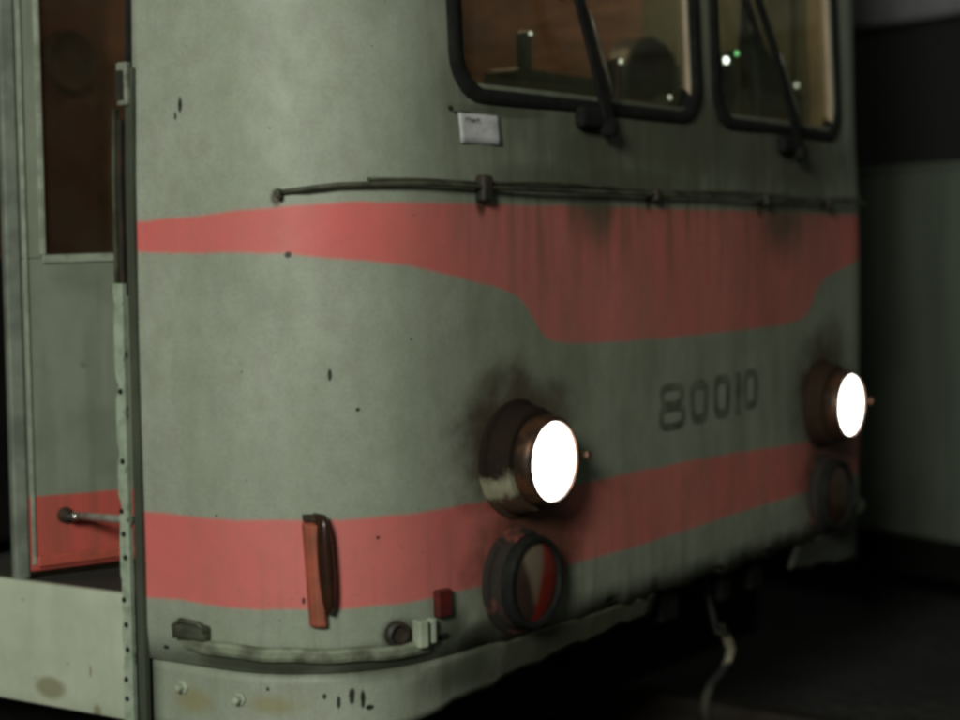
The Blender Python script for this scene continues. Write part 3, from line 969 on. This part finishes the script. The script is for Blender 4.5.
# fleet number, stencilled on the nose
dv_, df_ = [], []
def digit_ring(u0_, u1_, z0_, z1_, th, lift=.0):
    n_ = 36
    i0 = len(dv_)
    cu, cz, ru, rz_ = (u0_ + u1_) / 2, (z0_ + z1_) / 2, (u1_ - u0_) / 2, (z1_ - z0_) / 2
    for q in (0, th):
        for k in range(n_):
            a = 2 * PI * k / n_
            ca, sa = math.cos(a), math.sin(a)
            wob = 1 + .03 * math.sin(3 * a + cu * 50)
            uu_, zz_ = cu + (ru - q) * math.copysign(abs(ca) ** .62, ca) * wob, cz + (rz_ - q) * math.copysign(abs(sa) ** .62, sa)
            dv_.append(S(uu_, zz_, .0016 + lift + wobble(uu_, zz_)))
    for k in range(n_):
        df_.append((i0 + k, i0 + (k + 1) % n_, i0 + n_ + (k + 1) % n_, i0 + n_ + k))
digit_ring(-.166, -.072, 1.026, 1.080, .0155)
digit_ring(-.170, -.066, .980, 1.036, .0155, .0005)
digit_ring(-.044, .040, .984, 1.080, .0200)
digit_ring(.064, .142, .986, 1.084, .0195)
for a_, b_, c_, d_ in ((.168, .190, .988, 1.084),):
    i0 = len(dv_)
    dv_ += [S(x_, z_, .0016 + wobble(x_, z_)) for x_, z_ in ((a_, c_), (b_, c_), (b_, d_), (a_ - .004, d_))]
    df_.append((i0, i0 + 1, i0 + 2, i0 + 3))
digit_ring(.203, .276, .996, 1.088, .0175)
me = bpy.data.meshes.new('fleet_number')
me.from_pydata([tuple(v) for v in dv_], [], df_)
me.materials.append(DIGIT)
no = bpy.data.objects.new('fleet_number', me); COL.objects.link(no); no.parent = tram
solid(no, .0008, 0)

# ------------------------------------------------------------------ doorway: post, latch, leaf
post = empty('door_post', (0, 0, 0)); post.parent = tram
def upr(name, u, z0, z1, hu, hn, off, mat, par, jag=0.0):
    v, f = [], []
    n = max(2, int((z1 - z0) / .012))
    for i in range(n + 1):
        z = z0 + (z1 - z0) * i / n
        j = jag * (math.sin(i * 1.7) * .35 + math.sin(i * .61 + 1) * .6 + (random.random() - .5) * .8)
        # deep bites out of the free edge
        if jag and (i % 17) in (0, 1):
            j += jag * 1.2
        for a, b in ((-hu + max(0, j), -hn), (hu, -hn), (hu, hn), (-hu + max(0, j) * .7, hn)):
            v.append(S(u, z, off + b) + tan(u) * a)
    for i in range(n):
        for k in range(4):
            a, b = i * 4 + k, i * 4 + (k + 1) % 4
            f.append((a, a + 4, b + 4, b))
    f += [(0, 1, 2, 3), (n * 4, n * 4 + 1, n * 4 + 2, n * 4 + 3)]
    return obj(name, v, f, mat, par)
upr('seal', -1.4745, .52, 2.45, .006, .012, -.008, RUBBER, post)
upr('gutter', -1.468, .50, 1.69, .0085, .006, .002, simple('grimy_green_trim', (0.07, 0.08, 0.055), (0.04, 0.046, 0.03), .6, scale=12, mul=(1, 1, .4)), post)
upr('rod', -1.489, 1.29, 1.60, .0045, .006, .004, DARKM, post)
upr('rod', -1.507, 1.29, 1.62, .004, .006, .0, RAILM, post)
ts = upr('chipped_strip', -1.495, 0.50, 1.312, .0115, .005, .010, TRIM, post, .006)
for z in (1.12, .995, .905, .864, .822, .745, .70, .655, .60, .565):
    MB().lathe(S(-1.497 + .003 * math.sin(z * 40), z, .0148), nrm(-1.49), [(0, .0055), (.0012, .005), (.0012, .001)], 10).make('screw_hole', RUBBER, post)

la = MB().box(S(-1.478, 1.662, .010), (tan(-1.478), (0, 0, 1), nrm(-1.478)), .013, .038, .007).make('latch', simple('grimy_latch', (0.22, 0.24, 0.18), (0.08, 0.085, 0.06), .6), post); bevel(la, .004)
la2 = MB().box(S(-1.480, 1.660, .018), (tan(-1.478), (0, 0, 1), nrm(-1.478)), .0075, .025, .004).make('slot', DARKM, post)

# folded-in door leaf
LO = Vector((-1.172, .80, 0))
LD = Vector((.926, -.377, 0)).normalized()
LO = LO - LD * .009
LN = Vector((-LD.y * -1, -LD.x, 0)).normalized()
LN = Vector((LD.y, -LD.x, 0)).normalized()       # outward, toward the yard
def LP(sv, z, nv=0.0):
    return LO + LD * sv + LN * nv + Vector((0, 0, z + .02 * sv))
def lbox(mb, s0, s1, z0, z1, n0, n1):
    i = len(mb.v)
    for nv in (n0, n1):
        mb.v += [LP(s0, z0, nv), LP(s1, z0, nv), LP(s1, z1, nv), LP(s0, z1, nv)]
    mb.f += [(i, i + 1, i + 2, i + 3), (i + 4, i + 7, i + 6, i + 5)] + [(i + k, i + (k + 1) % 4, i + 4 + (k + 1) % 4, i + 4 + k) for k in range(4)]
    return mb
leaf = empty('door_leaf', (0, 0, 0)); leaf.parent = tram
WB = 1.358
mb = MB()
lbox(mb, .018, .40, .762, WB, -.018, .0)              # lower panel
lbox(mb, .018, .060, WB, 2.36, -.018, .0)             # left stile
lbox(mb, .33, .40, WB, 2.36, -.018, .0)
lbox(mb, .060, .33, 2.28, 2.36, -.018, .0)
pn = mb.make('panel', DOORP, leaf); bevel(pn, .003)
mb = MB()
lbox(mb, -.012, .017, .750, 2.37, -.022, .006)
bevel(mb.make('edge_strip', simple('grey_edge_strip', (0.20, 0.225, 0.175), (0.12, 0.135, 0.105), .65, scale=12), leaf), .005)
mb = MB()                                               # raised frame lines and the bottom kick rail
lbox(mb, .022, .030, .775, 2.35, .0005, .005)
fr = bevel(mb.make('frame_bead', simple('frame_bead_paint', (0.30, 0.33, 0.25), (0.20, 0.22, 0.16), .6), leaf), .002)
mb = MB(); lbox(mb, .030, .40, .770, .792, .0005, .010)
bevel(mb.make('kick_rail', simple('red_kick_rail', (0.46, 0.085, 0.055), (0.28, 0.07, 0.04), .55), leaf), .004)
mb = MB()
lbox(mb, .058, .330, WB - .010, WB + .006, -.004, .006)
lbox(mb, .054, .065, WB + .006, 2.285, -.004, .006)
bevel(mb.make('window_bead', simple('pale_window_bead', (0.33, 0.36, 0.28), (0.20, 0.22, 0.16), .55), leaf), .002)
mb = MB(); lbox(mb, .062, .33, WB + .003, 2.282, -.013, -.008)
mb.make('window_glass', DGLASS, leaf)
# closing bar
hA = LP(.098, .866, .03)
hB = S(-1.470, .884, -.02)
bar = MB().tube([hA, hA.lerp(hB, .5), hB], .0075, 12).make('closing_bar', simple('pale_worn_bar', (0.50, 0.48, 0.42), (0.30, 0.28, 0.23), .4, .4, scale=40), leaf, True)
MB().lathe(LP(.088, .864, .0), LN, [(0, .016), (.010, .014), (.012, .009), (.034, .009), (.038, .001)], 16).make('bar_pivot', DARKM, leaf, True)
MB().lathe(LP(.096, .865, .036), LN, [(0, .009), (.006, .008), (.010, .001)], 14).make('pin', simple('bright_pin', (0.8, .8, .76), (.7, .7, .66), .15, 1.0, bump=0), leaf, True)

# ------------------------------------------------------------------ under the nose
ub = MB().abox(-.95, .95, .35, 6.8, .30, .70).make('underframe', BLACK, tram)
bg_ = empty('bogie', (0, 0, 0)); bg_.parent = tram
for sx in (-.76, .76):
    for yy in (1.5, 3.3):
        wl = MB().lathe((sx, yy, .34), (1 if sx > 0 else -1, 0, 0), [(-.06, .36), (-.035, .36), (-.03, .335), (.05, .33), (.055, .28), (.03, .26), (.03, .10), (.07, .08), (.07, .001)], 36).make('wheel', DARKM, bg_); smooth_by_angle(wl)
    b = MB().abox(sx + .10 * (1 if sx > 0 else -1) - .05, sx + .10 * (1 if sx > 0 else -1) + .05, 1.2, 3.6, .30, .46).make('side_frame', BLACK, bg_); bevel(b, .02)
cp = empty('coupler', (0, 0, 0)); cp.parent = tram
b = MB().box((.0, .55, .47), ((1, 0, 0), (0, 1, 0), (0, 0, 1)), .04, .20, .035).make('drawbar', BLACK, cp); bevel(b, .01)
b = MB().lathe((0, .36, .47), (0, -1, 0), [(0, .04), (.02, .06), (.05, .06), (.06, .03), (.06, .001)], 24).make('head', BLACK, cp); smooth_by_angle(b)
for u, w_ in ((-.06, .035), (.20, .02), (.36, .03)):
    b = MB().box(S(u, .605, -.05), (tan(u), (0, 0, 1), nrm(u)), w_, .05, .012).make('hanger', BLACK, tram); bevel(b, .005)
# pale air hose hanging in front of the dark underside
hp = [ray_y(px, py, .10) for px, py in ((712, 612), (715, 626), (721, 629), (727, 637), (731, 649), (728, 662), (720, 674), (711, 684), (706, 698), (705, 708), (706, 714), (707, 718), (708, 721))]
def hose_mat(za, zb, zc_):
    n = N('mouldy_hose')
    co = n.obco()
    sep = n.new('ShaderNodeSeparateXYZ'); n.put(sep.inputs[0], co)
    k = n.noise(co, 40, 4, .6)
    z = n.math('ADD', sep.outputs[2], n.math('MULTIPLY', n.math('SUBTRACT', k, .5), .02))
    bare = n.math('MULTIPLY', n.step(z, zb - .004, zb + .004), n.step(z, za + .004, za - .004))
    col = n.mix(n.step(z, zc_ - .01, zc_), (0.028, 0.027, 0.017), (0.010, 0.010, 0.008))
    col = n.mix(bare, col, n.mix(n.step(k, .35, .65), (0.24, 0.215, 0.14), (0.12, 0.11, 0.07)))
    n.set(Base_Color=col, Roughness=.8)
    return n.m
HOSE = hose_mat(hp[3].z + .006, hp[5].z, hp[7].z)
ho = empty('air_hose', (0, 0, 0)); ho.parent = tram
MB().tube([Vector((hp[0].x, .14, .66))] + hp, [.008] * 2 + [.009, .011, .012, .012, .010, .010, .011, .012, .012, .012, .010, .010], 12).make('tube', HOSE, ho, True)
MB().lathe(hp[2], (-.3, -1, .1), [(-.012, .012), (0, .013), (.008, .009), (.009, .001)], 14).make('fitting', simple('brass_fitting', (.26, .22, .14), (.10, .08, .05), .6, .4), ho, True)

# ------------------------------------------------------------------ coat hanging inside the right pane
coat = empty('hanging_bundle', (0, 0, 0))
coat['label'] = 'dark bundle hanging inside the cab behind the right-hand windscreen pane'
coat['category'] = 'bundle'
cc = [ray_y(px, py, .16) for px, py in ((744, 8), (745, 30), (752, 42), (757, 60), (760, 85), (762, 110), (764, 138))]
wid = [.012, .018, .045, .062, .072, .080, .084]
v, f = [], []
n_ = 22
for k, (p, r) in enumerate(zip(cc, wid)):
    for j in range(n_):
        a = 2 * PI * j / n_
        rr_ = r * (1 + .12 * math.sin(3 * a + k * .5) + .06 * math.sin(7 * a))
        v.append(p + Vector((math.cos(a) * rr_, math.sin(a) * rr_ * .55, 0)))
for k in range(len(cc) - 1):
    for j in range(n_):
        f.append((k * n_ + j, k * n_ + (j + 1) % n_, (k + 1) * n_ + (j + 1) % n_, (k + 1) * n_ + j))
f += [tuple(range(n_)), tuple(range((len(cc) - 1) * n_, len(cc) * n_))]
CO = simple('dark_green_cloth', (0.014, 0.020, 0.012), (0.008, 0.010, 0.007), .5, scale=20)
obj('cloth', v, f, CO, coat, True)
hk = MB().tube([cc[0] + Vector((0, 0, -.01)), cc[0] + Vector((-.004, .01, .12)), cc[0] + Vector((-.01, .03, .75 + .0))], .006, 8).make('hook', DARKM, coat, True)
def dot(px, py, y, r, mat):
    p = ray_y(px, py, y)
    MB().lathe(p, (-0.5, -0.86, 0), [(-.012, r * .9), (0, r), (r * .7, r * .7), (r, .001)], 14).make('glass_glint', mat, dash, True)
glint_on_post(730, 60, 0.105, .008, GLINTB)
glint_on_post(741, 53, 0.10, .005, GLINTG)

# ------------------------------------------------------------------ second tram parked on the next track
oth = empty('parked_tram', (0, 0, 0))
oth['label'] = 'unlit grey-green tram with a dark window band parked on the next track'
oth['category'] = 'tram'
O0 = Vector((2.62, .62, 0))
OD = Vector((.30, .953, 0)).normalized()
ON = Vector((-OD.y, OD.x, 0))
def OP(s_, z, n_=0.0):
    return O0 + OD * s_ + ON * n_ + Vector((0, 0, z))
def obox(mb, s0, s1, z0, z1, n0, n1):
    i = len(mb.v)
    for nv in (n0, n1):
        mb.v += [OP(s0, z0, nv), OP(s1, z0, nv), OP(s1, z1, nv), OP(s0, z1, nv)]
    mb.f += [(i, i + 1, i + 2, i + 3), (i + 4, i + 7, i + 6, i + 5)] + [(i + k, i + (k + 1) % 4, i + 4 + (k + 1) % 4, i + 4 + k) for k in range(4)]
    return mb
def grime_panel(name, a, b):
    n = N(name)
    co = n.obco()
    st = n.noise(co, 1, 5, .6, (7, 7, .8))
    k = n.noise(co, 2.2, 5, .6)
    col = n.mix(n.step(st, .35, .7), a, b)
    col = n.mix(n.math('MULTIPLY', n.step(k, .45, .7), .5), col, tuple(c * .6 for c in a))
    n.set(Base_Color=col, Roughness=.55)
    n.bump(k, .2, .01)
    return n.m
OGREY = grime_panel('grey_green_side', (0.118, 0.138, 0.103), (0.075, 0.088, 0.064))
OTOP = grime_panel('grey_upper_side', (0.22, 0.215, 0.22), (0.16, 0.155, 0.16))
S0, S1 = -3.2, 9.0
OZ = 1.655
mb = MB(); obox(mb, S0, S1, .30, OZ, -2.3, 0); lw = mb.make('lower_side', OGREY, oth); bevel(lw, .02, 3)
mb = MB(); obox(mb, S0 + .02, S1 - .02, .16, .298, -2.28, -.03); mb.make('skirt', BLACK, oth)
mb = MB(); obox(mb, S0, S1, 2.175, 2.75, -2.3, 0); up_ = mb.make('upper_side', OTOP, oth); bevel(up_, .03, 3)
mb = MB(); obox(mb, S0 + .1, S1 - .1, 2.752, 2.95, -2.1, -.2); bevel(mb.make('roof', OTOP, oth), .08, 3)
mb = MB(); obox(mb, S0 + .05, S1 - .05, OZ + .002, 2.173, -2.25, -.06)
BANDM = N('dark_window_band').set(Base_Color=(0.016, 0.016, 0.014), Roughness=.5)
mb.make('window_band', BANDM, oth)
mb = MB(); obox(mb, S0, S1, OZ - .012, OZ + .008, .002, .012); bevel(mb.make('belt_strip', OGREY, oth), .003)
pw = ray_y(918, 577, .9)
for s_ in (-1.2, 0.2, 1.6):
    mb = MB(); obox(mb, s_ - .006, s_ + .006, .38, .47, .004, .02); mb.make('handle', STEEL, oth)
